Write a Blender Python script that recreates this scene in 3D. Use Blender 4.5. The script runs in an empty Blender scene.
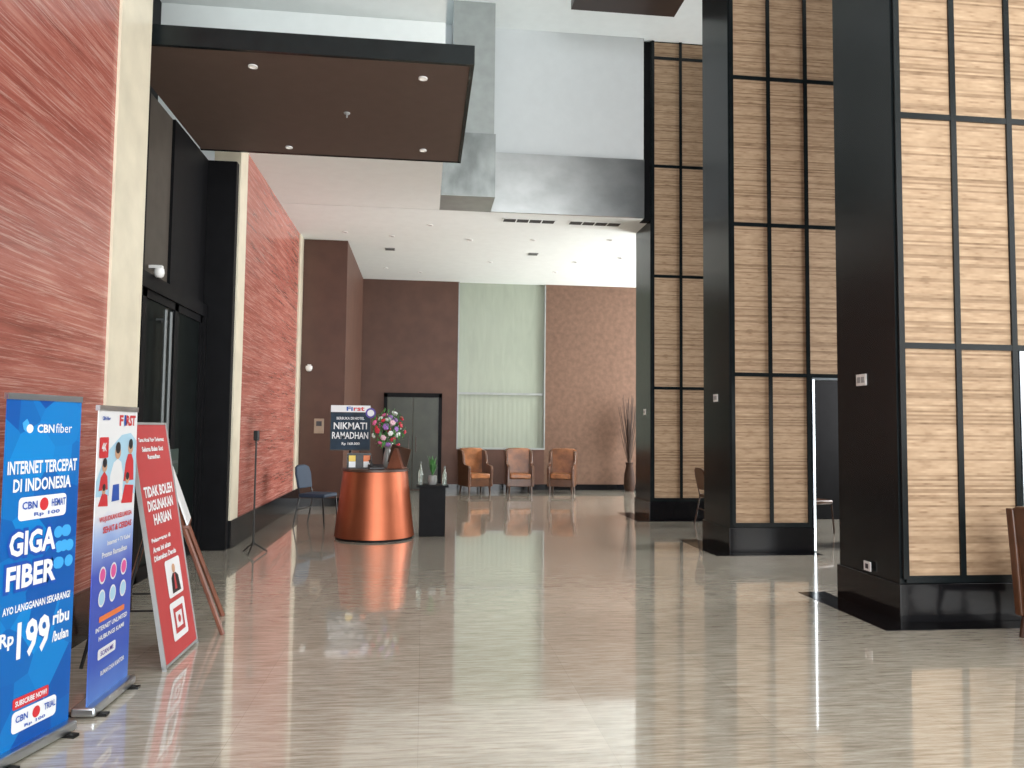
import bpy, bmesh, math, random
from mathutils import Vector, Matrix
random.seed(4)
SC = bpy.context.scene
C = SC.collection
PI = math.pi
try:
    SC.view_settings.view_transform = 'Standard'
except Exception:
    pass

# ------------------------------------------------------------------ camera
FPX = 765.0
CAMH = 1.5
yaw, pit, rol = math.atan(88/765), 0.0577, 0.0105
sy, cy = math.sin(yaw), math.cos(yaw)
sp, cp = math.sin(pit), math.cos(pit)
sr, cr = math.sin(rol), math.cos(rol)
fw = Vector((sy*cp, cy*cp, sp)); r0 = Vector((cy, -sy, 0)); u0 = r0.cross(fw)
RT = cr*r0 + sr*u0; UP = -sr*r0 + cr*u0
cam = bpy.data.objects.new('camera', bpy.data.cameras.new('camera'))
C.objects.link(cam)
m = Matrix(((RT.x, UP.x, -fw.x, 0), (RT.y, UP.y, -fw.y, 0), (RT.z, UP.z, -fw.z, CAMH), (0, 0, 0, 1)))
cam.matrix_world = m
cam.data.sensor_width = 36
cam.data.lens = FPX/1024*36
cam.data.clip_start = 0.05
SC.camera = cam

def ray(px, py):
    return RT*((px-512)/FPX) + UP*((384-py)/FPX) + fw
def at_z(px, py, z):
    d = ray(px, py); t = (z-CAMH)/d.z
    return (d.x*t, d.y*t, z)
def at_y(px, py, Y):
    d = ray(px, py); t = Y/d.y
    return (d.x*t, Y, CAMH+d.z*t)

# ------------------------------------------------------------------ materials
def nodes(name):
    mt = bpy.data.materials.new(name); mt.use_nodes = True
    nt = mt.node_tree; b = nt.nodes['Principled BSDF']
    return mt, nt, b
def M(name, col, rough=.5, metal=0, var=.08, scale=6, coat=0, emit=0, bump=0, stretch=(1, 1, 1), trans=0, spec=.5):
    mt, nt, b = nodes(name)
    tc = nt.nodes.new('ShaderNodeTexCoord'); mp = nt.nodes.new('ShaderNodeMapping')
    mp.inputs['Scale'].default_value = stretch
    nz = nt.nodes.new('ShaderNodeTexNoise'); nz.inputs['Scale'].default_value = scale; nz.inputs['Detail'].default_value = 4
    rp = nt.nodes.new('ShaderNodeValToRGB')
    rp.color_ramp.elements[0].position = .3; rp.color_ramp.elements[1].position = .7
    rp.color_ramp.elements[0].color = (*[max(0, c*(1-var)) for c in col], 1)
    rp.color_ramp.elements[1].color = (*[min(1, c*(1+var)) for c in col], 1)
    L = nt.links.new
    L(tc.outputs['Object'], mp.inputs[0]); L(mp.outputs[0], nz.inputs['Vector']); L(nz.outputs['Fac'], rp.inputs[0])
    L(rp.outputs[0], b.inputs['Base Color'])
    b.inputs['Roughness'].default_value = rough; b.inputs['Metallic'].default_value = metal
    b.inputs['Coat Weight'].default_value = coat; b.inputs['Specular IOR Level'].default_value = spec
    b.inputs['Transmission Weight'].default_value = trans
    if emit:
        L(rp.outputs[0], b.inputs['Emission Color']); b.inputs['Emission Strength'].default_value = emit
    if bump:
        bp = nt.nodes.new('ShaderNodeBump'); bp.inputs['Strength'].default_value = bump; bp.inputs['Distance'].default_value = .01
        L(nz.outputs['Fac'], bp.inputs['Height']); L(bp.outputs[0], b.inputs['Normal'])
    return mt

def red_stone():
    mt, nt, b = nodes('red_travertine'); L = nt.links.new
    tc = nt.nodes.new('ShaderNodeTexCoord')
    mp = nt.nodes.new('ShaderNodeMapping'); mp.inputs['Rotation'].default_value = (math.radians(2), 0, 0)
    mp.inputs['Scale'].default_value = (1, .5, 8)
    n1 = nt.nodes.new('ShaderNodeTexNoise'); n1.inputs['Scale'].default_value = 1.5; n1.inputs['Detail'].default_value = 12; n1.inputs['Roughness'].default_value = .76; n1.inputs['Distortion'].default_value = .3
    mp2 = nt.nodes.new('ShaderNodeMapping'); mp2.inputs['Rotation'].default_value = (math.radians(3), 0, 0); mp2.inputs['Scale'].default_value = (1, .7, 34)
    n2 = nt.nodes.new('ShaderNodeTexNoise'); n2.inputs['Scale'].default_value = 2.0; n2.inputs['Detail'].default_value = 10; n2.inputs['Distortion'].default_value = .3; n2.inputs['Roughness'].default_value = .78
    r1 = nt.nodes.new('ShaderNodeValToRGB'); e = r1.color_ramp.elements
    e[0].position = .32; e[0].color = (.19, .048, .035, 1); e[1].position = .68; e[1].color = (.49, .19, .145, 1)
    k = e.new(.5); k.color = (.34, .10, .076, 1)
    r2 = nt.nodes.new('ShaderNodeValToRGB'); e = r2.color_ramp.elements
    e[0].position = .51; e[0].color = (0, 0, 0, 1); e[1].position = .60; e[1].color = (.6, .6, .6, 1)
    mx = nt.nodes.new('ShaderNodeMix'); mx.data_type = 'RGBA'; mx.inputs[7].default_value = (.62, .37, .31, 1)
    L(tc.outputs['Object'], mp.inputs[0]); L(tc.outputs['Object'], mp2.inputs[0]); L(mp.outputs[0], n1.inputs['Vector']); L(mp2.outputs[0], n2.inputs['Vector'])
    L(n1.outputs['Fac'], r1.inputs[0]); L(n2.outputs['Fac'], r2.inputs[0]); L(r2.outputs[0], mx.inputs[0]); L(r1.outputs[0], mx.inputs[6])
    L(mx.outputs[2], b.inputs['Base Color']); b.inputs['Roughness'].default_value = .25
    return mt

def floor_mat():
    mt, nt, b = nodes('beige_marble'); L = nt.links.new
    tc = nt.nodes.new('ShaderNodeTexCoord')
    bk = nt.nodes.new('ShaderNodeTexBrick'); bk.offset = 0; bk.squash = 1
    bk.inputs['Scale'].default_value = 1; bk.inputs['Brick Width'].default_value = .9; bk.inputs['Row Height'].default_value = .9
    bk.inputs['Mortar Size'].default_value = .0012; bk.inputs['Color1'].default_value = (.62, .605, .555, 1); bk.inputs['Color2'].default_value = (.72, .70, .65, 1)
    bk.inputs['Mortar'].default_value = (.50, .485, .45, 1); bk.inputs['Bias'].default_value = 0
    mp = nt.nodes.new('ShaderNodeMapping'); mp.inputs['Scale'].default_value = (1.1, 12, 1); mp.inputs['Rotation'].default_value = (0, 0, .03)
    n1 = nt.nodes.new('ShaderNodeTexNoise'); n1.inputs['Scale'].default_value = 3.4; n1.inputs['Detail'].default_value = 9; n1.inputs['Roughness'].default_value = .72; n1.inputs['Distortion'].default_value = .2
    r1 = nt.nodes.new('ShaderNodeValToRGB'); e = r1.color_ramp.elements
    e[0].position = .36; e[0].color = (.54, .49, .41, 1); e[1].position = .62; e[1].color = (1, .965, .89, 1)
    mx = nt.nodes.new('ShaderNodeMix'); mx.data_type = 'RGBA'; mx.blend_type = 'MULTIPLY'; mx.inputs[0].default_value = 1
    L(tc.outputs['Object'], bk.inputs['Vector']); L(tc.outputs['Object'], mp.inputs[0]); L(mp.outputs[0], n1.inputs['Vector']); L(n1.outputs['Fac'], r1.inputs[0])
    L(bk.outputs['Color'], mx.inputs[6]); L(r1.outputs[0], mx.inputs[7]); L(mx.outputs[2], b.inputs['Base Color'])
    b.inputs['Roughness'].default_value = .13; b.inputs['IOR'].default_value = 1.6; b.inputs['Specular IOR Level'].default_value = .6
    b.inputs['Coat Weight'].default_value = 1; b.inputs['Coat Roughness'].default_value = .04; b.inputs['Coat IOR'].default_value = 1.55
    return mt

def bamboo():
    mt, nt, b = nodes('woven_bamboo'); L = nt.links.new
    tc = nt.nodes.new('ShaderNodeTexCoord')
    sx = nt.nodes.new('ShaderNodeSeparateXYZ'); cb = nt.nodes.new('ShaderNodeCombineXYZ')
    def mth(op, a, bv):
        n = nt.nodes.new('ShaderNodeMath'); n.operation = op; L(a, n.inputs[0])
        if bv is not None: n.inputs[1].default_value = bv
        return n.outputs[0]
    L(tc.outputs['Object'], sx.inputs[0])
    zz = mth('MULTIPLY', sx.outputs['Z'], 62.0); fl = mth('FLOOR', zz, None)
    wn = nt.nodes.new('ShaderNodeTexWhiteNoise'); wn.noise_dimensions = '1D'; L(fl, wn.inputs['W'])
    L(mth('MULTIPLY', sx.outputs['X'], 6.0), cb.inputs[0]); L(mth('MULTIPLY', wn.outputs['Value'], 997.0), cb.inputs[2])
    n1 = nt.nodes.new('ShaderNodeTexNoise'); n1.inputs['Scale'].default_value = 1; n1.inputs['Detail'].default_value = 2; n1.inputs['Roughness'].default_value = .5
    r1 = nt.nodes.new('ShaderNodeValToRGB'); e = r1.color_ramp.elements
    e[0].position = .22; e[0].color = (.23, .14, .080, 1); e[1].position = .74; e[1].color = (.50, .36, .235, 1)
    k = e.new(.42); k.color = (.38, .26, .16, 1)
    r2 = nt.nodes.new('ShaderNodeValToRGB'); e = r2.color_ramp.elements
    e[0].position = 0; e[0].color = (.60, .56, .52, 1); e[1].position = .5; e[1].color = (1, 1, 1, 1)
    mx = nt.nodes.new('ShaderNodeMix'); mx.data_type = 'RGBA'; mx.blend_type = 'MULTIPLY'; mx.inputs[0].default_value = 1
    L(cb.outputs[0], n1.inputs['Vector']); L(n1.outputs['Fac'], r1.inputs[0]); L(wn.outputs['Value'], r2.inputs[0])
    L(r1.outputs[0], mx.inputs[6]); L(r2.outputs[0], mx.inputs[7]); L(mx.outputs[2], b.inputs['Base Color'])
    b.inputs['Roughness'].default_value = .6; b.inputs['Specular IOR Level'].default_value = .3
    return mt

def curtain_mat():
    mt, nt, b = nodes('pale_green_curtain'); L = nt.links.new
    tc = nt.nodes.new('ShaderNodeTexCoord')
    mp = nt.nodes.new('ShaderNodeMapping'); mp.inputs['Scale'].default_value = (3, 1, .6)
    n1 = nt.nodes.new('ShaderNodeTexNoise'); n1.inputs['Scale'].default_value = 2; n1.inputs['Detail'].default_value = 6; n1.inputs['Distortion'].default_value = .8
    r1 = nt.nodes.new('ShaderNodeValToRGB'); e = r1.color_ramp.elements
    e[0].position = .3; e[0].color = (.285, .325, .26, 1); e[1].position = .7; e[1].color = (.325, .365, .295, 1)
    L(tc.outputs['Object'], mp.inputs[0]); L(mp.outputs[0], n1.inputs['Vector']); L(n1.outputs['Fac'], r1.inputs[0]); L(r1.outputs[0], b.inputs['Base Color'])
    b.inputs['Roughness'].default_value = .4
    return mt

def blue_print():
    mt, nt, b = nodes('blue_facet_print'); L = nt.links.new
    tc = nt.nodes.new('ShaderNodeTexCoord')
    vo = nt.nodes.new('ShaderNodeTexVoronoi'); vo.inputs['Scale'].default_value = 5
    r1 = nt.nodes.new('ShaderNodeValToRGB'); e = r1.color_ramp.elements
    e[0].position = 0; e[0].color = (.0, .065, .34, 1); e[1].position = 1; e[1].color = (.0, .23, .62, 1)
    sx = nt.nodes.new('ShaderNodeSeparateColor')
    L(tc.outputs['Object'], vo.inputs['Vector']); L(vo.outputs['Color'], sx.inputs[0]); L(sx.outputs[0], r1.inputs[0]); L(r1.outputs[0], b.inputs['Base Color'])
    b.inputs['Roughness'].default_value = .4
    return mt
def zramp(name, stops, zmax):
    mt, nt, b = nodes(name); L = nt.links.new
    tc = nt.nodes.new('ShaderNodeTexCoord'); sx = nt.nodes.new('ShaderNodeSeparateXYZ'); mr = nt.nodes.new('ShaderNodeMath'); mr.operation = 'DIVIDE'; mr.inputs[1].default_value = zmax
    nz = nt.nodes.new('ShaderNodeTexNoise'); nz.inputs['Scale'].default_value = 4
    ad = nt.nodes.new('ShaderNodeMath'); ad.operation = 'MULTIPLY_ADD'; ad.inputs[1].default_value = .08
    r = nt.nodes.new('ShaderNodeValToRGB'); e = r.color_ramp.elements
    e[0].position = stops[0][0]; e[0].color = (*stops[0][1], 1); e[1].position = stops[-1][0]; e[1].color = (*stops[-1][1], 1)
    for p_, c_ in stops[1:-1]:
        k = e.new(p_); k.color = (*c_, 1)
    L(tc.outputs['Object'], sx.inputs[0]); L(sx.outputs['Z'], mr.inputs[0]); L(tc.outputs['Object'], nz.inputs['Vector']); L(nz.outputs['Fac'], ad.inputs[0]); L(mr.outputs[0], ad.inputs[2]); L(ad.outputs[0], r.inputs[0]); L(r.outputs[0], b.inputs['Base Color'])
    b.inputs['Roughness'].default_value = .4
    return mt

RED = red_stone(); FLOOR = floor_mat(); BAM = bamboo(); CURT = curtain_mat(); BLUEP = blue_print()
WBP = zramp('white_to_blue_print', [(0, (.14, .30, .70)), (.2, (.03, .09, .48)), (.48, (.05, .09, .50)), (.60, (.34, .48, .82)), (.68, (.82, .84, .88)), (1, (.85, .86, .88))], 1.6)
CREAM = M('cream_stone', (.66, .60, .47), .35, var=.08, scale=4)
BLACK = M('black_lacquer', (.008, .011, .012), .22, var=.2, spec=.25)
BLACKM = M('matt_black', (.006, .006, .007), .5, var=.2, spec=.10)
GRAN = M('black_granite', (.006, .006, .007), .12, var=.3, scale=40, spec=.3)
WHITE = M('white_plaster', (.62, .65, .655), .8, var=.02)
CEIL = M('ceiling_paint', (.74, .785, .775), .8, var=.02)
BROWN = M('brown_wall_covering', (.095, .047, .033), .5, var=.12, scale=3, spec=.3)
BROWN2 = M('mottled_brown_wall_covering', (.145, .085, .058), .55, var=.16, scale=9, spec=.25)
CANB = M('canopy_brown', (.10, .067, .054), .65, var=.05, spec=.3)
STEEL = M('brushed_steel', (.43, .44, .44), .30, 1, var=.14, scale=2.2, stretch=(1, 1, 1.4))
STEELD = M('mottled_steel', (.26, .275, .27), .32, .9, var=.3, scale=3.5, stretch=(1, 1, .6))
GREYP = M('grey_painted_metal', (.32, .34, .33), .45, .3, var=.08)
COPPER = M('copper_cladding', (.34, .095, .045), .40, .78, var=.1, scale=3)
DKBROWN = M('dark_brown_laminate', (.06, .03, .02), .4)
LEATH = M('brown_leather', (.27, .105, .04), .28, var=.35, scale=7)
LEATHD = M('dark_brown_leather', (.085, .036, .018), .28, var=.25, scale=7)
WOOD = M('dark_walnut', (.05, .022, .012), .35, var=.3, scale=5)
DKM = M('matt_dark_clay', (.035, .018, .012), .7, var=.2, spec=.2)
REDWOOD = M('reddish_wood', (.16, .05, .025), .4, var=.3, scale=5)
CHROME = M('chrome', (.7, .7, .7), .15, 1)
ALU = M('aluminium', (.55, .6, .64), .3, 1)
TINT = M('tinted_glass', (.006, .008, .008), .3, 0, var=.2, spec=.06)
TINTB = M('bronze_glass', (.075, .065, .055), .4, 0, var=.1, spec=.1)
NAVY = M('navy_fabric', (.012, .03, .06), .7)
BMET = M('black_metal', (.012, .012, .012), .35, .4)
WPL = M('white_plastic', (.75, .75, .74), .4)
GPL = M('grey_plastic', (.30, .31, .31), .5)
DGM = M('dull_grey_metal', (.10, .11, .11), .4, .3)
LAMPG = M('lamp_glass', (.9, .86, .78), .3, emit=.3, var=0)
JAMBGLOW = M('jamb_glow_white', (.9, .96, 1), .3, emit=5.5, var=0)  # added emission that makes the opening jambs look bright, not a lamp
DKHOLE = M('vent_dark', (.03, .03, .03), .8)
DOORM = M('olive_door', (.035, .038, .026), .35, 0, var=.2, scale=3, spec=.3)
LEAF = M('leaf_green', (.06, .20, .05), .5, var=.4)
PINK = M('pink_petal', (.72, .14, .32), .5); PALE = M('pale_petal', (.8, .5, .58), .5); WPET = M('white_petal', (.75, .78, .74), .5); LILAC = M('lilac_petal', (.35, .16, .5), .5)
REDP = M('red_petal', (.6, .03, .06), .5)
CERAM = M('glazed_ceramic', (.25, .25, .24), .2)
DRY = M('dry_twig', (.06, .036, .026), .8)
GLASS = M('bottle_glass', (.5, .6, .55), .05, trans=.8, var=.05)
def flat(n, c, r=.45): return M(n, c, r, var=.03)
PW = flat('print_white', (.82, .83, .85)); PB = flat('print_blue', (.01, .08, .42)); PLB = flat('print_light_blue', (.05, .38, .8)); PR = flat('print_red', (.62, .03, .04))
PO = flat('print_orange', (.8, .2, .05)); PK = flat('print_black', (.015, .015, .02)); PP = flat('print_pink', (.75, .1, .35)); PC = flat('print_cyan', (.42, .66, .82)); PV = flat('print_violet', (.08, .04, .35))
PT = flat('print_skin', (.6, .35, .22)); PY = flat('print_yellow', (.85, .6, .1)); PRED = flat('red_board', (.50, .055, .06))
SCR = M('dark_screen', (.015, .03, .05), .4, var=.5, scale=4, emit=.2, spec=.15)

# ------------------------------------------------------------------ mesh helpers
def B(): return bmesh.new()
def box(bm, x0, x1, y0, y1, z0, z1, mtx=None):
    r = bmesh.ops.create_cube(bm, size=1)
    for v in r['verts']:
        v.co = Vector(((x0+x1)/2+v.co.x*(x1-x0), (y0+y1)/2+v.co.y*(y1-y0), (z0+z1)/2+v.co.z*(z1-z0)))
        if mtx: v.co = mtx @ v.co
    return bm
def tube(bm, pts, r, seg=8, r2=None):
    for i in range(len(pts)-1):
        a, b = Vector(pts[i]), Vector(pts[i+1]); d = b-a
        n = len(pts)-1
        ra = r if r2 is None else r+(r2-r)*i/n; rb = r if r2 is None else r+(r2-r)*(i+1)/n
        q = d.to_track_quat('Z', 'Y').to_matrix().to_4x4(); q.translation = (a+b)/2
        bmesh.ops.create_cone(bm, cap_ends=True, segments=seg, radius1=ra, radius2=rb, depth=d.length, matrix=q)
        if 0 < i: bmesh.ops.create_icosphere(bm, subdivisions=1, radius=ra, matrix=Matrix.Translation(a))
    return bm
def lathe(bm, prof, seg=32, c=(0, 0, 0)):
    rings = []
    for r, z in prof:
        rings.append([bm.verts.new((c[0]+r*math.cos(2*PI*k/seg), c[1]+r*math.sin(2*PI*k/seg), c[2]+z)) for k in range(seg)])
    for a, b in zip(rings, rings[1:]):
        for k in range(seg): bm.faces.new((a[k], a[(k+1) % seg], b[(k+1) % seg], b[k]))
    bm.faces.new(rings[0][::-1]); bm.faces.new(rings[-1])
    return bm
def prism(bm, poly, axis, a, b):
    def P(p, t):
        return {'x': (t, p[0], p[1]), 'y': (p[0], t, p[1]), 'z': (p[0], p[1], t)}[axis]
    A = [bm.verts.new(P(p, a)) for p in poly]; Bv = [bm.verts.new(P(p, b)) for p in poly]
    bm.faces.new(A); bm.faces.new(Bv[::-1]); n = len(poly)
    for i in range(n): bm.faces.new((A[i], Bv[i], Bv[(i+1) % n], A[(i+1) % n]))
    bmesh.ops.recalc_face_normals(bm, faces=bm.faces)
    return bm
def flatpoly(bm, pts, y):
    bm.faces.new([bm.verts.new((p[0], y, p[1])) for p in pts]); return bm
def rect(bm, x0, x1, z0, z1, y): return flatpoly(bm, [(x0, z0), (x1, z0), (x1, z1), (x0, z1)], y)
def rrect(bm, x0, x1, z0, z1, y, r=.02):
    pts = []
    for cx, cz, a in ((x1-r, z0+r, -90), (x1-r, z1-r, 0), (x0+r, z1-r, 90), (x0+r, z0+r, 180)):
        for k in range(5):
            t = math.radians(a+k*22.5); pts.append((cx+r*math.cos(t), cz+r*math.sin(t)))
    return flatpoly(bm, pts, y)
def disc(bm, cx, cz, r, y, n=20, sx=1): return flatpoly(bm, [(cx+sx*r*math.cos(2*PI*k/n), cz+r*math.sin(2*PI*k/n)) for k in range(n)], y)
def obj(name, bm, mat, parent=None, bevel=0, smooth=False, kind=None, label=None, sub=0):
    me = bpy.data.meshes.new(name)
    bmesh.ops.recalc_face_normals(bm, faces=bm.faces)
    bm.to_mesh(me); bm.free()
    o = bpy.data.objects.new(name, me); C.objects.link(o); me.materials.append(mat)
    if parent: o.parent = parent
    if bevel:
        b = o.modifiers.new('bevel', 'BEVEL'); b.width = bevel; b.segments = 3; b.limit_method = 'ANGLE'
    if sub:
        b = o.modifiers.new('sub', 'SUBSURF'); b.levels = sub; b.render_levels = sub
    if smooth:
        for p in me.polygons: p.use_smooth = True
        if not sub:
            try: me.set_sharp_from_angle(angle=math.radians(40))
            except Exception: pass
    if kind: o['kind'] = kind
    if label: o['label'] = label
    return o
def tag(o, label, cat, group=None):
    o['label'] = label; o['category'] = cat
    if group: o['group'] = group
    return o
def thing(name, label, cat, loc=(0, 0, 0), rz=0, group=None, rx=0):
    o = bpy.data.objects.new(name, None); C.objects.link(o); o.location = loc; o.rotation_euler = (rx, 0, rz)
    o.empty_display_size = .1
    return tag(o, label, cat, group)
def S(name, bm, mat, parent=None, bevel=0):
    return obj(name, bm, mat, parent, bevel, kind=None if parent else 'structure')
def SE(name):
    o = bpy.data.objects.new(name, None); C.objects.link(o); o['kind'] = 'structure'; return o
def dup(root, loc, rz, label, group=None):
    r = root.copy(); C.objects.link(r); r.location = loc; r.rotation_euler = (root.rotation_euler[0], 0, rz); r['label'] = label
    if group: r['group'] = group
    for ch in list(root.children):
        c = ch.copy(); C.objects.link(c); c.parent = r
        for g in ch.children:
            d = g.copy(); C.objects.link(d); d.parent = c
    return r
def text(items, y, bold=.012):
    """items: (string, x0, x1, z0, z1) fitted to that box on the plane y, readable from -Y"""
    out = bmesh.new()
    for s, x0, x1, z0, z1 in items:
        cu = bpy.data.curves.new('t', 'FONT'); cu.body = s; cu.size = 1; cu.offset = bold; cu.resolution_u = 2
        to = bpy.data.objects.new('t', cu); C.objects.link(to)
        dg = bpy.context.evaluated_depsgraph_get(); dg.update()
        me = bpy.data.meshes.new_from_object(to.evaluated_get(dg))
        xs = [v.co.x for v in me.vertices]; ys = [v.co.y for v in me.vertices]
        ax, bx, ay, by = min(xs), max(xs), min(ys), max(ys)
        for v in me.vertices:
            v.co = Vector((x0+(v.co.x-ax)/(bx-ax)*(x1-x0), y, z0+(v.co.y-ay)/(by-ay)*(z1-z0)))
        out.from_mesh(me)
        bpy.data.objects.remove(to); bpy.data.curves.remove(cu); bpy.data.meshes.remove(me)
    return out
def lines(items, y, bold, mat, t, name='lettering', label=None, fix=None):
    for it in items:
        o = obj(name, text([it], y, bold), mat, t, label=label)
        if fix: fix(o)

# ------------------------------------------------------------------ room shell
XW = -2.34      # left wall
XD = -2.68      # entrance door plane
LOW = 5.06; HI = 8.2; YB = 18.57; XR = 9.5
S('floor', box(B(), -4.5, XR+.2, -8, YB+.2, -.2, 0), FLOOR)
S('wall_left', box(B(), XW-.3, XW, -8, 5.93, .34, 6.78), RED)
S('wall_left', box(B(), XW-.3, XW, 10.1, 14.35, .34, LOW), RED)
S('trim_1', box(B(), XW-.3, XW+.02, 5.93, 6.55, .34, 6.78), CREAM)
S('trim_2', box(B(), XW-.3, XW+.02, 9.72, 10.1, .34, LOW), CREAM)
S('trim_3', box(B(), XW-.3, XW+.02, 14.35, 14.78, .34, LOW), CREAM)
S('baseboard_left', box(B(), XW-.3, XW+.035, -8, 6.55, 0, .34), GRAN)
S('baseboard_left', box(B(), XW-.3, XW+.035, 9.72, 14.78, 0, .34), GRAN)
# entrance recess
S('wall_entrance_end', box(B(), XD-.6, XW-.0, 9.60, 9.72, 0, 4.75), BLACKM)
S('wall_entrance', box(B(), XD-.12, XD, 8.35, 9.6, 2.95, 4.75), BLACKM)
S('wall_entrance_upper', box(B(), -3.5, -3.35, 6.55, 9.75, 0, 6.78), BLACKM)
S('wall_entrance_near', box(B(), -3.5, XW-.3, 6.45, 6.55, 0, 6.78), BLACKM)
w = S('window_1', box(B(), XD-.06, XD-.03, 6.55, 8.35, 2.95, 4.75), TINTB)
bm = B(); box(bm, XD-.1, XD+.02, 6.55, 6.6, 2.95, 4.75); box(bm, XD-.1, XD+.02, 7.5, 7.55, 2.95, 4.75); obj('window_frame', bm, BLACKM, w)
d = SE('door_1')
bm = B(); box(bm, XD-.08, XD+.05, 6.55, 9.6, 2.8, 2.95); box(bm, XD-.08, XD+.05, 6.55, 6.65, 0, 2.8); box(bm, XD-.08, XD+.05, 9.5, 9.6, 0, 2.8); obj('door_frame', bm, BLACKM, d)
for i, (a, b_) in enumerate(((6.65, 7.6), (7.6, 8.55), (8.55, 9.5))):
    lf = obj('door_leaf', box(B(), XD-.02, XD, a+.05, b_-.05, .12, 2.75), TINT, d)
    bm = B(); box(bm, XD-.03, XD+.02, a, a+.06, 0, 2.8); box(bm, XD-.03, XD+.02, b_-.06, b_, 0, 2.8); box(bm, XD-.03, XD+.02, a, b_, 0, .14); box(bm, XD-.03, XD+.02, a, b_, 2.72, 2.8)
    obj('leaf_frame', bm, BLACKM, lf)
for yy in (7.98, 8.14):
    bm = B(); tube(bm, [(XD+.09, yy, 1.1), (XD+.09, yy, 2.65)], .018); tube(bm, [(XD, yy, 1.2), (XD+.09, yy, 1.2)], .012); tube(bm, [(XD, yy, 2.55), (XD+.09, yy, 2.55)], .012)
    obj('door_handle', bm, DGM, d)
# block at far left, back wall
S('wall_back_block', box(B(), XW-.3, -1.5, 14.78, YB, .0, LOW), BROWN)
S('baseboard_block', box(B(), XW, -1.48, 14.76, YB, 0, .15), GRAN)
bm = B(); box(bm, -1.5, .82, YB, YB+.2, 0, LOW); S('wall_back', bm, BROWN)
S('wall_back', box(B(), .82, 2.94, YB, YB+.2, 0, 1.0), BROWN)
S('wall_back', box(B(), 2.94, XR, YB, YB+.2, 0, LOW), BROWN2)
w = SE('window_2')
for z0, z1, amp in ((1.0, 2.32, .004), (2.35, LOW, .0)):
    bm = B(); n = 60
    for k in range(n):
        pa = (.82+2.12*k/n, YB+.09+amp*math.sin(k*1.9)); pb = (.82+2.12*(k+1)/n, YB+.09+amp*math.sin((k+1)*1.9))
        bm.faces.new([bm.verts.new(p) for p in ((pa[0], pa[1], z0), (pb[0], pb[1], z0), (pb[0], pb[1], z1), (pa[0], pa[1], z1))])
    bmesh.ops.remove_doubles(bm, verts=bm.verts, dist=.0001)
    obj('green_panel', bm, CURT, w, smooth=True)
bm = B(); box(bm, .82, 2.94, YB+.02, YB+.05, 2.31, 2.36); box(bm, .80, .83, YB-.005, YB+.05, 1.0, LOW); box(bm, 2.93, 2.96, YB-.005, YB+.05, 1.0, LOW); box(bm, .8, 2.96, YB-.01, YB+.05, .98, 1.02)
obj('window_frame', bm, GREYP, w)
d = SE('door_2')
bm = B(); box(bm, -.95, -.87, YB-.05, YB, 0, 2.3); box(bm, .36, .44, YB-.05, YB, 0, 2.3); box(bm, -.95, .44, YB-.05, YB, 2.22, 2.32); obj('door_frame', bm, BLACKM, d)
for a, b_ in ((-.87, -.26), (-.25, .36)):
    lf = obj('door_leaf', box(B(), a, b_, YB-.03, YB-.005, .02, 2.22), DOORM, d, .004)
    xh = b_-.08 if a < -.5 else a+.08
    obj('door_handle', tube(B(), [(xh, YB-.07, .9), (xh, YB-.07, 1.3)], .012), CHROME, lf)
S('baseboard_back', box(B(), .44, XR, YB-.03, YB, 0, .14), GRAN)
# ceilings
S('ceiling', box(B(), XW-.3, .2, 9.75, 12.4, LOW, 7.9), CEIL)
S('ceiling', box(B(), -3.5, XW-.3, 9.75, 12.4, 4.95, 7.9), CEIL)
S('ceiling', box(B(), XW-.3, 3.64, 12.42, YB+.2, LOW, LOW+.15), CEIL)
S('ceiling', box(B(), 3.64, XR, 12.70, YB+.2, LOW, LOW+.15), CEIL)
S('ceiling', box(B(), -3.5, .2, -8, 9.75, 6.78, 6.9), CEIL)
S('ceiling', box(B(), .2, XR, -8, 12.6, HI, HI+.15), CEIL)
S('wall_bulkhead', box(B(), .2, 3.64, 12.42, 12.6, 6.06, HI), WHITE)
S('wall_bulkhead', box(B(), 3.64, XR, 12.53, 12.7, LOW, HI), BLACKM)
S('trim_4', box(B(), .95, 3.64, 12.38, 12.42, LOW, 6.06), STEEL)
S('trim_5', box(B(), .2, 1.04, 11.6, 12.42, LOW+.01, 6.06), STEELD)
S('ceiling', box(B(), .2, 1.04, 11.6, 12.42, LOW, LOW+.01), GREYP)
S('wall_shaft', box(B(), .36, 1.02, 11.68, 12.42, 6.06, HI), GREYP)
S('wall_right', box(B(), XR, XR+.2, -8, YB+.2, 0, HI), M('warm_grey_wall', (.3, .27, .23), .7))
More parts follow.
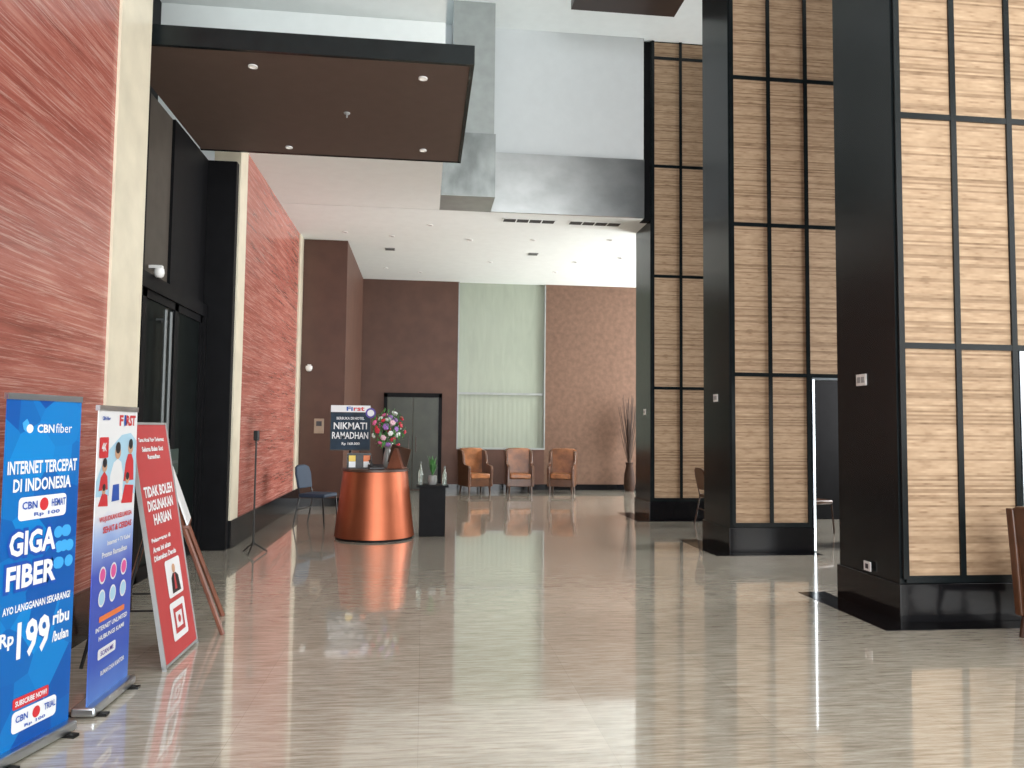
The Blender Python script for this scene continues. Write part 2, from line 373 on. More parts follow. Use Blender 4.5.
# ------------------------------------------------------------------ canopy
cn = thing('entrance_canopy', 'dark brown flat canopy slab projecting above the glass entrance doors', 'canopy', (-1.1, 8, 4.75))
obj('soffit_panel', box(B(), XD+1.12, 1.46, -1.29, 1.21, 0, .02), CANB, cn)
bm = B(); box(bm, XD+1.11, 1.5, -1.33, -1.29, -.005, .17); box(bm, 1.46, 1.5, -1.29, 1.25, -.005, .17); box(bm, XD+1.11, 1.5, 1.21, 1.25, -.005, .17); box(bm, XD+1.11, 1.46, -1.29, 1.21, .03, .17)
obj('fascia', bm, BLACK, cn)
p = at_z(347, 113, 4.75)
obj('sprinkler', tube(lathe(B(), [(.035, 0), (.03, -.01), (.01, -.02)], 14), [(0, 0, -.01), (0, 0, -.05)], .008), GPL, cn).location = (p[0]+1.1, p[1]-8, 0)
def downlight(px, py, z, r, lab, grp, mat=LAMPG):
    p = at_z(px, py, z); t = thing('downlight', lab, 'ceiling light', (p[0], p[1], z), 0, grp)
    obj('trim_ring', lathe(B(), [(r, 0), (r, -.012), (r*.72, -.014), (r*.7, -.004)], 20), WPL, t, smooth=True)
    obj('lamp_glass', lathe(B(), [(r*.7, -.003), (r*.7, -.006)], 16), mat, t)
for px, py, lab in ((253, 66, 'round downlight in brown canopy nearest its left front corner'), (423, 78, 'round downlight in brown canopy at its right front corner'),
                    (289, 147, 'round downlight in brown canopy near its far left edge'), (423, 150, 'round downlight in brown canopy near its far right corner')):
    downlight(px, py, 4.745, .042, lab, 'canopy downlights')
for i, (px, py) in enumerate(((392, 236), (533, 240), (386, 268), (490, 262), (575, 262), (430, 225), (610, 240), (470, 240), (345, 232), (555, 272), (420, 272), (620, 258))):
    downlight(px, py, LOW, .055, 'small recessed downlight in the white ceiling of the far lobby', 'far lobby downlights', GPL)
for x0, x1, py, lab in ((505, 558, 216, 'left slotted air vent in white ceiling below the steel band'), (573, 626, 218, 'right slotted air vent in white ceiling below the steel band')):
    a = at_z(x0, py, LOW); b_ = at_z(x1, py, LOW); y = max((a[1]+b_[1])/2, 12.85)
    t = thing('ceiling_vent', lab, 'air vent', ((a[0]+b_[0])/2, y, LOW), 0, 'slotted ceiling vents'); hw = (b_[0]-a[0])/2
    obj('vent_slot', box(B(), -hw, hw, -.10, .10, -.006, .0), DKHOLE, t)
    bm = B(); box(bm, -hw-.02, hw+.02, -.12, -.10, -.008, 0); box(bm, -hw-.02, hw+.02, .10, .12, -.008, 0); box(bm, -hw-.02, -hw, -.12, .12, -.008, 0); box(bm, hw, hw+.02, -.12, .12, -.008, 0)
    for k in (-.5, 0, .5): box(bm, hw*k-.01, hw*k+.01, -.10, .10, -.008, 0)
    obj('vent_frame', bm, CEIL, t)
for px, py, lab in ((390, 249, 'small square ceiling grille in far lobby left of centre'), (533, 254, 'small square ceiling grille in far lobby right of centre')):
    p = at_z(px, py, LOW); t = thing('ceiling_grille', lab, 'air vent', p)
    obj('grille_frame', box(B(), -.10, .10, -.10, .10, -.010, 0), GPL, t)
    for k in range(4): obj('louvre', box(B(), -.085, .085, -.08+k*.045, -.06+k*.045, -.014, -.010), DGM, t)
S('trim_6', box(B(), 2.10, 3.7, 7.5, 11.0, 7.8, 8.19), M('dark_brown_soffit', (.03, .017, .013), .4))

# ------------------------------------------------------------------ panelled pillars
XP = 3.78
gx = [3.82, 4.31, 4.81, 5.31, 5.82]
gz = [.34, 2.2, 4.1, 6.0, 7.9, 8.2]
def pillar(Y, lab):
    t = thing('panelled_pillar', lab, 'pillar', (XP, Y, 0), 0, 'black pillars with woven panels')
    bm = B(); box(bm, 0, 1.07, 0, .88, .30, HI); box(bm, 1.07, 2.1, 0, .88, 2.2, HI); obj('pillar_core', bm, BLACK, t)
    obj('plinth', box(B(), -.02, 1.08, -.03, .90, 0, .30), GRAN, t, .006)
    for i in range(4):
        for j in range(5):
            if i >= 2 and j == 0: continue
            a, b_ = gx[i]-XP+.024, gx[i+1]-XP-.024
            obj('woven_panel', box(B(), a, b_, -.012, .0, gz[j]+.024, gz[j+1]-.024), BAM, t)
    bm = B()
    for i, x in enumerate(gx):
        box(bm, x-XP-.024, x-XP+.024, -.03, 0, gz[0] if i < 3 else 2.2, HI)
    for z in gz[:-1]:
        if z < 1: box(bm, .04, gx[2]-XP+.024, -.028, 0, z-.03, z+.024)
        else: box(bm, .04, gx[4]-XP+.024, -.028, 0, z-.024, z+.024)
    obj('frame_grid', bm, BLACK, t)
    bm = B(); box(bm, 1.075, 1.115, -.02, .1, 0, 2.19); box(bm, 1.115, 2.06, -.02, .1, 2.15, 2.19); box(bm, 2.06, 2.1, -.02, .1, 0, 2.19)
    fr = obj('opening_frame', bm, ALU, t)
    obj('added_jamb_glow', box(B(), 1.09, 1.103, -.026, -.02, .02, 2.15), JAMBGLOW, fr)  # glowing sliver added on the jamb for a bright streak in the floor
    return t
pillar(5.76, 'nearest black pillar with large woven bamboo panels at the right')
pillar(9.15, 'middle black pillar with woven bamboo panels and door opening beside it')
pillar(12.5, 'farthest and slimmest looking black pillar with woven panels by the far lobby')
for Y in (5.76, 9.15, 12.5):
    S('wall_partition', box(B(), 5.88, XR, Y, Y+.88, 0, HI if Y < 12 else LOW), BLACKM)
    S('trim_7', box(B(), 3.50, 3.76, Y-.25, Y+1.12, 0, .003), GRAN); S('trim_8', box(B(), 3.76, 4.86, Y-.25, Y-.03, 0, .003), GRAN)
def plate(px, py, Y0, lab, w=.10, h=.07):
    d = ray(px, py); t_ = XP/d.x; p = (XP, d.y*t_, CAMH+d.z*t_)
    t = thing('wall_plate', lab, 'sign plate', (p[0]-.0, p[1], p[2]), 0)
    obj('plate', box(B(), -.012, 0, -w, w, -h/1.0, h/1.0), WPL, t, .004)
    for a, b_ in ((-.7, -.1), (.1, .7)): obj('marking', box(B(), -.015, -.012, w*a, w*b_, -h*.5, h*.5), GPL, t)
plate(862, 380, 5.76, 'small white plate on dark side of the nearest pillar', .075, .05)
plate(716, 398, 9.15, 'small white plate on dark side of the middle pillar', .07, .05)
plate(645, 412, 12.5, 'small white plate on dark side of the farthest pillar', .06, .05)
d_ = ray(868, 566); t_ = (XP-.02)/d_.x
t = thing('power_outlet', 'small white power outlet on black plinth of the nearest pillar', 'outlet', (XP-.02, d_.y*t_, max(.12, CAMH+d_.z*t_)))
obj('face_plate', box(B(), -.01, 0, -.05, .05, -.04, .04), WPL, t, .003); obj('socket', box(B(), -.013, -.01, -.02, .02, -.02, .02), PK, t)

# ------------------------------------------------------------------ reception stand (copper cone)
cx, cyy = -.64, 10.66
t = thing('reception_desk', 'copper clad cone shaped reception desk with dark top', 'desk', (cx, cyy, 0))
obj('plinth', lathe(B(), [(.515, 0), (.515, .03)], 48), BLACKM, t)
obj('body', lathe(B(), [(.535, .03), (.435, .9)], 64), COPPER, t, smooth=True)
obj('counter_top', lathe(B(), [(.44, .9), (.45, .905), (.45, .93), (.44, .935)], 64), DKBROWN, t, smooth=True)
ZT = .936
t = thing('brochure_rack', 'small tiered rack of coloured brochures on the copper desk', 'brochure rack', (cx-.22, cyy-.02, ZT), .1)
bm = B(); box(bm, -.16, .16, -.08, .1, 0, .012); box(bm, -.16, .16, .09, .1, 0, .2); box(bm, -.165, -.155, -.08, .1, 0, .16); box(bm, .155, .165, -.08, .1, 0, .16); obj('rack', bm, BMET, t)
for k, mm in enumerate((PW, PK, PW, PY, PK, PO)):
    obj('brochure', box(B(), -.14+(k % 3)*.098, -.05+(k % 3)*.098, -.03+.06*(k//3), -.022+.06*(k//3), .012, .09+.08*(k//3)), mm, t)
t = thing('menu_lectern', 'slanted brown wooden menu holder at right of the copper desk', 'lectern', (cx+.29, cyy-.06, ZT+.002), -.3)
prism(bm := B(), [(-.11, 0), (.11, 0), (.02, .27), (-.01, .27)], 'y', -.10, .10); obj('stand', bm, REDWOOD, t)
obj('menu_board', box(B(), -.15, .13, -.008, .008, .05, .30, Matrix.Rotation(.25, 4, 'Y')), WOOD, t)
t = thing('desk_telephone', 'low dark telephone on the copper desk top', 'telephone', (cx+.02, cyy-.25, ZT), .2)
prism(bm := B(), [(-.09, 0), (.09, 0), (.09, .06), (-.09, .025)], 'x', -.1, .1); obj('base', bm, PK, t, .006)
obj('handset', tube(B(), [(-.07, -.08, .07), (-.07, .08, .1)], .02), BMET, t)
# flowers
t = thing('flower_vase', 'vase with loose bouquet of pink red and white flowers on the copper desk', 'flowers', (cx+.15, cyy+.18, ZT))
obj('vase', lathe(B(), [(.05, 0), (.07, .06), (.05, .2), (.035, .26), (.055, .30)], 20), CERAM, t, smooth=True)
bm = B(); ctr = Vector((0, 0, .53))
def shell(k, n, jit=1):
    ph = k*2.39996; c = 1-2*(k+.5)/n; s = math.sqrt(max(0, 1-c*c))
    return Vector((s*math.cos(ph)*.20, s*math.sin(ph)*.19, c*.235))*jit
for k in range(330):
    c = ctr+shell(k, 330, random.uniform(.5, 1.25)); a = random.uniform(0, 2*PI); s = random.uniform(.025, .06)
    q = Matrix.Translation(c) @ Matrix.Rotation(a, 4, 'Z') @ Matrix.Rotation(random.uniform(-1.4, 1.4), 4, 'Y')
    vs = [bm.verts.new(q @ Vector(v)) for v in ((0, -s*.3, 0), (s, 0, .01), (0, s*.3, 0), (-s, 0, .01))]; bm.faces.new(vs)
for k in range(14):
    a = k*.9; tube(bm, [(0, 0, .26), (.12*math.cos(a), .12*math.sin(a), .5)], .004, 5)
obj('foliage', bm, LEAF, t)
for k in range(38):
    mm = random.choice((PINK, WPET, PALE, LILAC, PINK, REDP, REDP))
    n_ = shell(k, 38, random.uniform(.65, 1.2)); cc = ctr+n_; q = n_.to_track_quat('Z', 'Y').to_matrix(); sz = random.uniform(.75, 1.25)
    bm = B()
    for j in range(6):
        b2 = j*PI/3; bmesh.ops.create_icosphere(bm, subdivisions=1, radius=.020*sz, matrix=Matrix.Translation(cc+q @ Vector((.022*sz*math.cos(b2), .022*sz*math.sin(b2), 0))))
    bmesh.ops.create_icosphere(bm, subdivisions=1, radius=.017*sz, matrix=Matrix.Translation(cc+q @ Vector((0, 0, .012))))
    obj('blossom', bm, mm, t, smooth=True)
# screen on stand
p = at_y(350, 450, 11.45)
t = thing('display_stand', 'dark poster display with thin white header on a stand behind the copper desk', 'display sign', (p[0], 11.45, 0), 0)
obj('base', lathe(B(), [(.14, 0), (.14, .02), (.03, .03)], 24), BMET, t); obj('pole', tube(B(), [(0, .03, .02), (0, .03, 1.2)], .02), BMET, t)
obj('panel', box(B(), -.29, .29, -.015, .02, 1.15, 1.80), BMET, t)
obj('screen', rect(B(), -.28, .28, 1.165, 1.70, -.018), SCR, t)
obj('header', rect(B(), -.285, .285, 1.71, 1.81, -.020), PW, t)
obj('header_badge', disc(B(), .29, 1.70, .075, -.024), PV, t, label='round violet and white badge at the corner'); obj('header_badge', disc(B(), .29, 1.70, .05, -.026), PW, t)
lines([('BERBUKA DI HOTEL', -.2, .2, 1.60, 1.64), ('NIKMATI', -.24, .24, 1.46, 1.56), ('RAMADHAN', -.26, .26, 1.32, 1.42), ('Rp 168.000', -.12, .14, 1.22, 1.27)], -.021, .02, PW, t)
obj('header_lettering', text([('rst', .04, .2, 1.73, 1.79)], -.023, .03), PR, t, label='red lettering on the white header')
obj('header_lettering', text([('Fi', -.06, .03, 1.73, 1.79)], -.023, .03), PB, t, label='blue lettering on the white header')
# black pedestal
t = thing('pedestal_table', 'small square black pedestal table right of the copper desk', 'side table', (.14, 10.85, 0), 0)
obj('body', box(B(), -.18, .18, -.18, .18, 0, .67), BLACKM, t, .004); obj('table_top', box(B(), -.22, .22, -.2, .2, .67, .70), BLACKM, t, .004)
t = thing('potted_plant', 'small leafy plant in a grey pot on the black pedestal', 'plant', (.14, 10.84, .701))
obj('pot', lathe(B(), [(.05, 0), (.065, .06), (.06, .12), (.045, .13)], 18), CERAM, t, smooth=True)
bm = B()
for k in range(40):
    a = k*2.4; L_ = random.uniform(.12, .30); s = random.uniform(.03, .095)
    pts = [Vector((0, 0, .12)), Vector((s*.5*math.cos(a), s*.5*math.sin(a), .12+L_*.7)), Vector((s*math.cos(a), s*math.sin(a), .12+L_))]
    wv = Vector((-math.sin(a), math.cos(a), 0))*.013
    v = [bm.verts.new(x) for x in (pts[0]-wv*.4, pts[0]+wv*.4, pts[1]+wv, pts[1]-wv, pts[2])]
    bm.faces.new((v[0], v[1], v[2], v[3])); bm.faces.new((v[3], v[2], v[4]))
obj('foliage', bm, LEAF, t)
for dx, h, lab in ((-.165, .30, 'slim clear glass bottle at left of the plant on the pedestal'), (.165, .24, 'short clear glass bottle at right of the plant on the pedestal')):
    t = thing('glass_bottle', lab, 'bottle', (.14+dx, 10.78, .701))
    obj('bottle_body', lathe(B(), [(.03, 0), (.032, h*.6), (.012, h*.8), (.012, h)], 16), GLASS, t, smooth=True); obj('stopper', lathe(B(), [(.015, h), (.012, h+.02)], 12), DGM, t)

# ------------------------------------------------------------------ chairs
def wing_chair(loc, rz, lab, grp):
    t = thing('wing_chair', lab, 'chair', loc, rz, grp)
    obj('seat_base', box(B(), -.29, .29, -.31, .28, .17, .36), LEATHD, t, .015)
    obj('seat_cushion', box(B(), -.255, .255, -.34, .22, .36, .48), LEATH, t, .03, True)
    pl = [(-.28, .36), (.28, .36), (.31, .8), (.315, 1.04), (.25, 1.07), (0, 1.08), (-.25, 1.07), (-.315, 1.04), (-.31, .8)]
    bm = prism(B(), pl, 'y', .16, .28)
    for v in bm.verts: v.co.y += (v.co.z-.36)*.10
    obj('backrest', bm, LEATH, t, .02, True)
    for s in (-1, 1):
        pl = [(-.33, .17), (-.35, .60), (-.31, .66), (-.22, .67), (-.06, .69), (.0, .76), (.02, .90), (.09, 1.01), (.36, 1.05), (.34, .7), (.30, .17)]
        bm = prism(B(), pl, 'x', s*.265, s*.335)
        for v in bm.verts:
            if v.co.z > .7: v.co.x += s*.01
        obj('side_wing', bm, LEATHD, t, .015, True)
        for y in (-.27, .25):
            obj('leg', tube(B(), [(s*.27, y, .18), (s*.28, y+(.04 if y > 0 else -.01), 0.0)], .032, 10, .02), WOOD, t)
    t.scale = (.93, .93, .96)
    return t
g = 'leather wing chairs along the back wall'
wc = wing_chair((at_y(475, 485, 17.75)[0], 17.75, 0), .35, 'leather wing chair nearest the double door, left of the three', g)
dup(wc, (at_y(519, 485, 17.8)[0], 17.8, 0), .0, 'middle leather wing chair below the pale green wall panel', g)
dup(wc, (at_y(562, 485, 17.75)[0], 17.75, 0), -.3, 'leather wing chair against mottled brown wall, right of the three', g)
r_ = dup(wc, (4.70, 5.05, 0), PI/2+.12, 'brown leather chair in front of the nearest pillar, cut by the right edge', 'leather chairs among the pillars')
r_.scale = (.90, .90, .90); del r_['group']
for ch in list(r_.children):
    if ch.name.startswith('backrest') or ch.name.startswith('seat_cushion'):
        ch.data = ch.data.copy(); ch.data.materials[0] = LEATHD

def side_chair(loc, rz, lab, fab, legm, grp=None):
    t = thing('side_chair', lab, 'chair', loc, rz, grp)
    obj('seat', box(B(), -.22, .22, -.23, .2, .43, .49), fab, t, .025, True)
    pl = [(-.2, .56), (.2, .56), (.22, .78), (.19, .88), (.1, .91), (-.1, .91), (-.19, .88), (-.22, .78)]
    bm = prism(B(), pl, 'y', .2, .24)
    for v in bm.verts: v.co.y += (v.co.z-.5)*.18-abs(v.co.x)*.12
    obj('backrest', bm, fab, t, .015, True)
    for s in (-1, 1):
        obj('leg', tube(B(), [(s*.21, -.2, .44), (s*.22, -.24, 0)], .012), legm, t)
        obj('leg', tube(B(), [(s*.21, .18, .44), (s*.22, .27, 0)], .012), legm, t)
        obj('back_post', tube(B(), [(s*.2, .18, .44), (s*.19, .22, .6), (s*.18, .26, .8)], .011), legm, t)
    obj('stretcher', tube(B(), [(-.21, .2, .25), (.21, .2, .25)], .009), legm, t)
    return t
pc = at_z(318, 527, 0)
side_chair((pc[0]-.05, pc[1]+.2, 0), PI/2-.35, 'navy upholstered stacking chair with thin metal legs left of the copper desk', NAVY, BMET)
side_chair((4.6, 11.7, 0), PI/2, 'dark leather chair in the bay before the farthest pillar', LEATHD, WOOD)
side_chair((5.75, 10.9, 0), PI/2+.3, 'dark reddish chair seen through the opening beside the middle pillar', LEATHD, WOOD)

pv = at_z(628, 491, 0)
t = thing('twig_vase', 'tall dark floor vase of dry twigs beside the farthest pillar', 'vase', (pv[0], min(pv[1], 18.2), 0))
obj('vase', lathe(B(), [(.1, 0), (.14, .1), (.13, .4), (.08, .62), (.1, .7)], 24), DKM, t, smooth=True)
bm = B()
for k in range(60):
    a = k*2.4; s = random.uniform(.05, .30); h = random.uniform(1.5, 2.4)
    q = [(0, 0, .6), (s*.5*math.cos(a), s*.5*math.sin(a), .6+(h-.6)*.5), (s*math.cos(a+.2), s*math.sin(a+.2), h)]
    tube(bm, q, .011, 5, .005)
obj('twigs', bm, DRY, t)

# ------------------------------------------------------------------ roll-up banners and signs
def banner(name, lab, A, Bp, h, mat):
    dx, dy = Bp[0]-A[0], Bp[1]-A[1]; w = math.hypot(dx, dy)
    t = thing(name, lab, 'banner', (A[0], A[1], 0), math.atan2(dy, dx), 'roll-up banners by the left wall')
    obj('base', box(B(), -.01, w+.01, -.05, .07, 0.012, .06), ALU, t, .012, True)
    for x in (.05, w-.05): obj('foot', box(B(), x-.02, x+.02, -.09, .13, 0, .014), BMET, t)
    obj('support_pole', tube(B(), [(w/2, .03, .05), (w/2, .03, h)], .009), ALU, t)
    obj('top_rail', box(B(), 0, w, -.01, .012, h-.02, h+.008), ALU, t)
    obj('print_sheet', box(B(), 0, w, -.004, .0, .055, h), mat, t)
    return t, w
t, w = banner('rollup_banner', 'blue internet roll-up banner with large white lettering, nearest the camera', (-1.82, 3.59), (-1.70, 4.04), 1.625, BLUEP)
Y1 = -.006
f = lambda a: a*w/.52
lines([('CBN', f(.20), f(.32), 1.455, 1.495), ('INTERNET TERCEPAT', f(.02), f(.50), 1.27, 1.33), ('DI INDONESIA', f(.06), f(.46), 1.19, 1.25),
     ('AYO LANGGANAN SEKARANG!', f(.03), f(.49), .655, .69), ('Rp', f(.02), f(.11), .50, .58), ('199', f(.13), f(.35), .44, .61), ('ribu', f(.37), f(.49), .545, .61), ('/bulan', f(.37), f(.49), .465, .515)], Y1, .03, PW, t)
lines([('fiber', f(.33), f(.45), 1.455, 1.50)], Y1, 0, PW, t)
lines([('GIGA', f(.035), f(.375), .89, 1.03), ('FIBER', f(.025), f(.385), .745, .88)], Y1-.001, .075, PB, t, 'lettering_outline', 'dark blue outline of the large lettering')
lines([('GIGA', f(.05), f(.36), .905, 1.015), ('FIBER', f(.04), f(.37), .76, .865)], Y1-.003, .035, PW, t)
for k in range(9): obj('splash_motif', disc(B(), f(.425+.045*math.cos(k*1.3)), .91+.085*math.sin(k*2.1), .028, Y1+.001-.0001*k), PLB, t)
obj('logo_mark', flatpoly(B(), [(f(.13), 1.52), (f(.165), 1.47), (f(.15), 1.45), (f(.11), 1.47), (f(.10), 1.5)], Y1), PLB, t)
obj('logo_mark', disc(B(), f(.15), 1.475, .02, Y1-.001), PW, t)
for a in ((f(.10), f(.43), 1.06, 1.165), (f(.12), f(.42), .12, .215)): obj('label_box', rrect(B(), *a, Y1), PW, t, label='white rounded label box')
obj('red_badge', disc(B(), f(.27), 1.125, .03, Y1-.001, sx=.9), PR, t); obj('red_badge', disc(B(), f(.28), .175, .026, Y1-.001, sx=.9), PR, t)
obj('red_strip', rrect(B(), f(.12), f(.36), .225, .275, Y1-.001, .01), PR, t)
lines([('SUBSCRIBE NOW!', f(.135), f(.345), .237, .262)], Y1-.003, .03, PW, t)
lines([('CBN', f(.12), f(.22), 1.11, 1.145), ('HEMAT', f(.32), f(.42), 1.11, 1.145), ('Rp 100', f(.2), f(.38), 1.07, 1.092), ('CBN', f(.14), f(.22), .165, .195), ('TRIAL', f(.33), f(.41), .165, .195), ('Rp 100', f(.2), f(.34), .128, .146)], Y1-.004, .02, PB, t, 'small_lettering')

# banner 2
t, w = banner('rollup_banner', 'white and blue roll-up banner with collage of people, behind the nearest banner', (-1.682, 4.20), (-1.67, 4.71), 1.59, WBP)
f = lambda a: a*w/.51
obj('collage_ground', flatpoly(B(), [(0, 1.12), (w, 1.10), (w, 1.40), (f(.42), 1.45), (f(.3), 1.44), (f(.1), 1.34), (0, 1.2)], -.0055), PC, t)
for k, pl in enumerate(([(f(.03), 1.07), (f(.15), 1.06), (f(.14), 1.12), (f(.08), 1.14)], [(f(.34), 1.18), (f(.48), 1.18), (f(.47), 1.29), (f(.44), 1.33), (f(.39), 1.33), (f(.36), 1.28)], [(f(.03), 1.15), (f(.14), 1.15), (f(.13), 1.22), (f(.09), 1.25), (f(.05), 1.22)])):
    obj('collage_figure', flatpoly(B(), pl, -.0060-.0003*k), PR, t, label='red clothing in the collage')
obj('collage_figure', flatpoly(B(), [(f(.32), 1.06), (f(.47), 1.05), (f(.48), 1.15), (f(.36), 1.16)], -.0072), PR, t, label='red clothing in the collage')
obj('collage_figure', flatpoly(B(), [(f(.15), 1.08), (f(.33), 1.08), (f(.33), 1.22), (f(.30), 1.29), (f(.25), 1.31), (f(.20), 1.29), (f(.16), 1.22)], -.0074), PW, t, label='white clothing in the collage')
obj('collage_figure', flatpoly(B(), [(f(.19), 1.08), (f(.29), 1.08), (f(.28), 1.17), (f(.20), 1.17)], -.0077), PB, t, label='blue clothing in the collage')
obj('label_box', rrect(B(), f(.02), f(.13), 1.32, 1.43, -.0068, .01), PR, t)
for a, b_, r in ((.25, 1.345, .038), (.42, 1.365, .034), (.09, 1.275, .03), (.39, 1.19, .026), (.09, 1.15, .022)):
    obj('collage_face', disc(B(), f(a), b_, r, -.0080), PT, t); obj('collage_hair', disc(B(), f(a), b_+r*.65, r*.85, -.0084), PK, t)
lines([('F', f(.26), f(.31), 1.49, 1.55), ('RST', f(.35), f(.48), 1.49, 1.55)], -.006, .04, PR, t, label='red lettering at the top')
lines([('I', f(.32), f(.34), 1.49, 1.55), ('CBN fiber', f(.04), f(.14), 1.52, 1.54)], -.008, .03, PB, t, label='blue lettering at the top')
lines([('4K', f(.045), f(.105), 1.355, 1.40)], -.008, .03, PW, t)
lines([('WUJUDKAN KELUARGA', f(.05), f(.47), .975, 1.01), ('SEHAT & CERDAS', f(.1), f(.47), .92, .955)], -.0085, .03, PR, t, label='red slogan lettering')
lines([('Internet + TV Kabel', f(.16), f(.46), .85, .875), ('Promo Ramadhan', f(.1), f(.42), .79, .82), ('INTERNET UNLIMITED', f(.06), f(.46), .41, .435), ('HUBUNGI KAMI', f(.1), f(.42), .36, .385), ('RUMAH DAN KANTOR', f(.14), f(.44), .17, .195)], -.008, .03, PW, t)
for i in range(3):
    for z, mm in ((.70, PP), (.58, PC)):
        ic = obj('round_icon', disc(B(), f(.12+i*.135), z, .046, -.0065, sx=.9), PW, t); obj('icon_fill', disc(B(), f(.12+i*.135), z, .036, -.0072, sx=.9), mm, ic)
obj('label_box', rrect(B(), f(.10), f(.32), .26, .315, -.0065, .012), PW, t)
lines([('SCAN ME', f(.13), f(.29), .275, .30)], -.0085, .02, PV, t)
obj('label_box', rrect(B(), f(.10), f(.42), .455, .485, -.0065, .008), PO, t)

# red board sign
ang = PI/2-.01
t = thing('notice_board', 'tall red notice board with white lettering leaning on a black metal stand', 'sign', (-1.53, 4.96, 0), ang, None)
tilt = .175
def lean(o): o.rotation_euler = (-tilt, 0, 0); return o
H = 1.52; w = .62
lean(obj('board', box(B(), 0, w, -.0, .012, .03, H), PRED, t))
bm = B(); box(bm, -.012, 0, -.006, .02, .0, H); box(bm, w, w+.012, -.006, .02, .0, H); box(bm, -.012, w+.012, -.006, .02, H, H+.015); box(bm, -.012, w+.012, -.006, .02, .015, .03)
lean(obj('frame', bm, GPL, t))
lines([('Tamu Hotel Yang Terhormat', .08, .54, 1.40, 1.435), ('Selama Bulan Suci', .12, .50, 1.345, 1.378), ('Ramadhan', .20, .42, 1.295, 1.325),
    ('TIDAK BOLEH', .05, .57, 1.055, 1.125), ('DIGUNAKAN', .08, .54, .965, 1.035), ('HARIAN', .15, .47, .875, .945),
    ('Pelanggaran di', .06, .40, .765, .80), ('Area ini akan', .06, .38, .71, .745), ('Dikenakan Denda', .06, .46, .655, .69)], -.003, .04, PW, t, fix=lean)
ip = lean(obj('icon_panel', rrect(B(), .22, .50, .39, .63, -.003, .02), PW, t, label='upper white pictogram panel'))
for pl, mm in ((None, PT), ([(.29, .41), (.45, .41), (.43, .51), (.39, .535), (.33, .535), (.30, .51)], PK), ([(.34, .43), (.38, .43), (.37, .53), (.35, .53)], PRED)):
    obj('person_pictogram', disc(B(), .36, .565, .030, -.005) if pl is None else flatpoly(B(), pl, -.005 if mm is PK else -.006), mm, ip)
ip = lean(obj('icon_panel', rrect(B(), .2, .48, .12, .36, -.003, .02), PW, t, label='lower white pictogram panel'))
bm = B()
o4 = [bm.verts.new((x, -.005, z)) for x, z in ((.25, .16), (.43, .16), (.43, .32), (.25, .32))]; i4 = [bm.verts.new((x, -.005, z)) for x, z in ((.28, .19), (.40, .19), (.40, .29), (.28, .29))]
for k in range(4): bm.faces.new((o4[k], o4[(k+1) % 4], i4[(k+1) % 4], i4[k]))
obj('box_pictogram', bm, PRED, ip); obj('box_pictogram', disc(B(), .34, .24, .025, -.006), PRED, ip)
for x in (.06, w-.06):
    obj('rear_leg', tube(B(), [(x, .03+H*.8*math.sin(tilt), H*.8*math.cos(tilt)), (x, .52, .01)], .011), BMET, t)
    obj('brace', tube(B(), [(x, .08, .35), (x, .42, .35)], .007), BMET, t)
obj('crossbar', tube(B(), [(.06, .42, .35), (w-.06, .42, .35)], .008), BMET, t)

# wooden easel behind with white board
t = thing('wooden_easel', 'reddish wooden easel with edge-on white board, just beyond the red notice board', 'easel', (-1.40, 5.76, 0), math.radians(104))
obj('front_leg', tube(B(), [(0.02, 0.0, 0.0), (.12, .42, 1.12)], .018, 6), REDWOOD, t)
obj('front_leg', tube(B(), [(.60, 0.0, 0.0), (.48, .42, 1.12)], .018, 6), REDWOOD, t)
obj('rear_leg', tube(B(), [(.3, .72, 0.0), (.3, .44, 1.12)], .016, 6), REDWOOD, t)
obj('ledge', box(B(), .06, .54, .25, .31, .76, .78), REDWOOD, t)
obj('white_board', box(B(), .06, .54, -.012, .0, 0, .42, Matrix.Translation((0, .265, .78)) @ Matrix.Rotation(-.34, 4, 'X')), PW, t)
obj('top_bar', box(B(), .1, .5, .415, .45, 1.09, 1.14), REDWOOD, t)

# thin stand by far wall
ps = at_z(253, 553, 0)
t = thing('sanitiser_stand', 'thin black pole stand with small dispenser by the far red wall', 'stand', (ps[0], ps[1], 0))
for k in range(3):
    a = k*2*PI/3+.4; obj('foot', tube(B(), [(0, 0, .12), (.16*math.cos(a), .16*math.sin(a), .01)], .009), BMET, t)
obj('pole', tube(B(), [(0, 0, .08), (0, 0, 1.36)], .011), BMET, t)
obj('dispenser', box(B(), -.03, .03, -.03, .03, 1.32, 1.44), BMET, t, .01)
# cameras
p = (XD+.09, 7.75, 2.98)
t = thing('security_camera', 'white dome security camera above the glass entrance doors', 'camera', p)
obj('bracket', box(B(), -.09, .03, -.03, .03, .04, .07), WPL, t); obj('dome', lathe(B(), [(.045, .04), (.05, .0), (.04, -.035), (.02, -.05)], 20), WPL, t, smooth=True); obj('lens', lathe(B(), [(.02, -.045), (.015, -.06)], 14), PK, t)
p = at_y(309, 368, 14.72)
t = thing('security_camera', 'white dome security camera high on the dark brown wall block', 'camera', p)
obj('bracket', box(B(), -.03, .03, 0, .06, .04, .07), WPL, t); obj('dome', lathe(B(), [(.06, .04), (.065, .0), (.05, -.045), (.02, -.065)], 20), WPL, t, smooth=True); obj('lens', lathe(B(), [(.025, -.06), (.018, -.075)], 14), PK, t)
p = at_y(319, 426, 14.77)
t = thing('wall_panel', 'grey control panel on the dark brown wall block', 'control panel', (p[0], 14.78, p[2]))
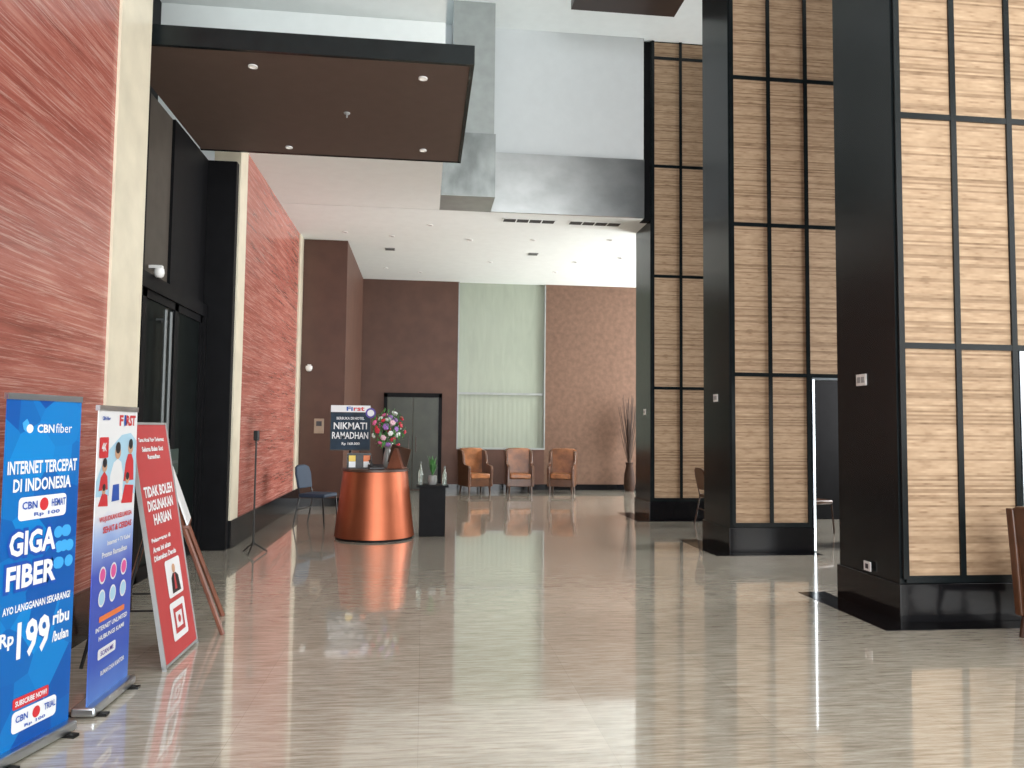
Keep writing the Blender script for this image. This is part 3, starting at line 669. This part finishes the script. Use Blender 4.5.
obj('case', box(B(), -.09, .09, -.03, 0, -.14, .14), M('beige_plastic', (.35, .27, .2), .5), t, .008); obj('display', box(B(), -.05, .05, -.034, -.03, .0, .09), PK, t)
d_ = ray(174, 462); t_ = (XD+.03)/d_.x
t = thing('door_notice', 'small dark green notice plate on the glass entrance door', 'notice', (XD+.02, d_.y*t_, CAMH+d_.z*t_))
obj('plate', box(B(), 0, .015, -.13, .13, -.14, .14), M('dark_green_plate', (.03, .05, .042), .4), t, .004); obj('border', box(B(), .015, .018, -.1, .1, -.015, .015), DGM, t)

# ------------------------------------------------------------------ lights
wd = bpy.data.worlds.new('world'); SC.world = wd; wd.use_nodes = True
bg = wd.node_tree.nodes['Background']; bg.inputs[0].default_value = (.86, .94, 1, 1); bg.inputs[1].default_value = 1.05
def area(name, loc, rot, sx, sy_, p, col=(1, 1, 1)):
    l = bpy.data.lights.new(name, 'AREA'); l.shape = 'RECTANGLE'; l.size = sx; l.size_y = sy_; l.energy = p; l.color = col
    o = bpy.data.objects.new(name, l); C.objects.link(o); o.location = loc; o.rotation_euler = rot
    return o
area('front_daylight', (2.5, -7.9, 4), (PI/2, 0, 0), 13, 7.5, 2200, (.96, .985, 1))
area('side_daylight', (9.3, 0, 4.2), (0, PI/2, 0), 6, 9, 420, (.97, .99, 1))
area('far_lobby_daylight', (9.2, 16, 2.6), (0, PI/2, 0), 4, 4.2, 1250, (.99, 1, 1))
area('bay_daylight', (9.2, 11.2, 3), (0, PI/2, 0), 4, 2.2, 500)
area('bay_daylight', (9.2, 7.9, 3), (0, PI/2, 0), 4, 2.2, 600)
def spot(loc, p, ang=100):
    l = bpy.data.lights.new('downlight_lamp', 'SPOT'); l.energy = p; l.spot_size = math.radians(ang); l.spot_blend = .8; l.shadow_soft_size = .08; l.color = (1, .95, .88)
    o = bpy.data.objects.new('downlight_lamp', l); C.objects.link(o); o.location = loc
for x, y in ((.2, 14.5), (2.2, 14.5), (.2, 17), (2.2, 17), (4.0, 17)): spot((x, y, 4.95), 70)
for px, py in ((253, 66), (423, 78), (289, 147), (423, 150)):
    p = at_z(px, py, 4.72); spot(p, 12)
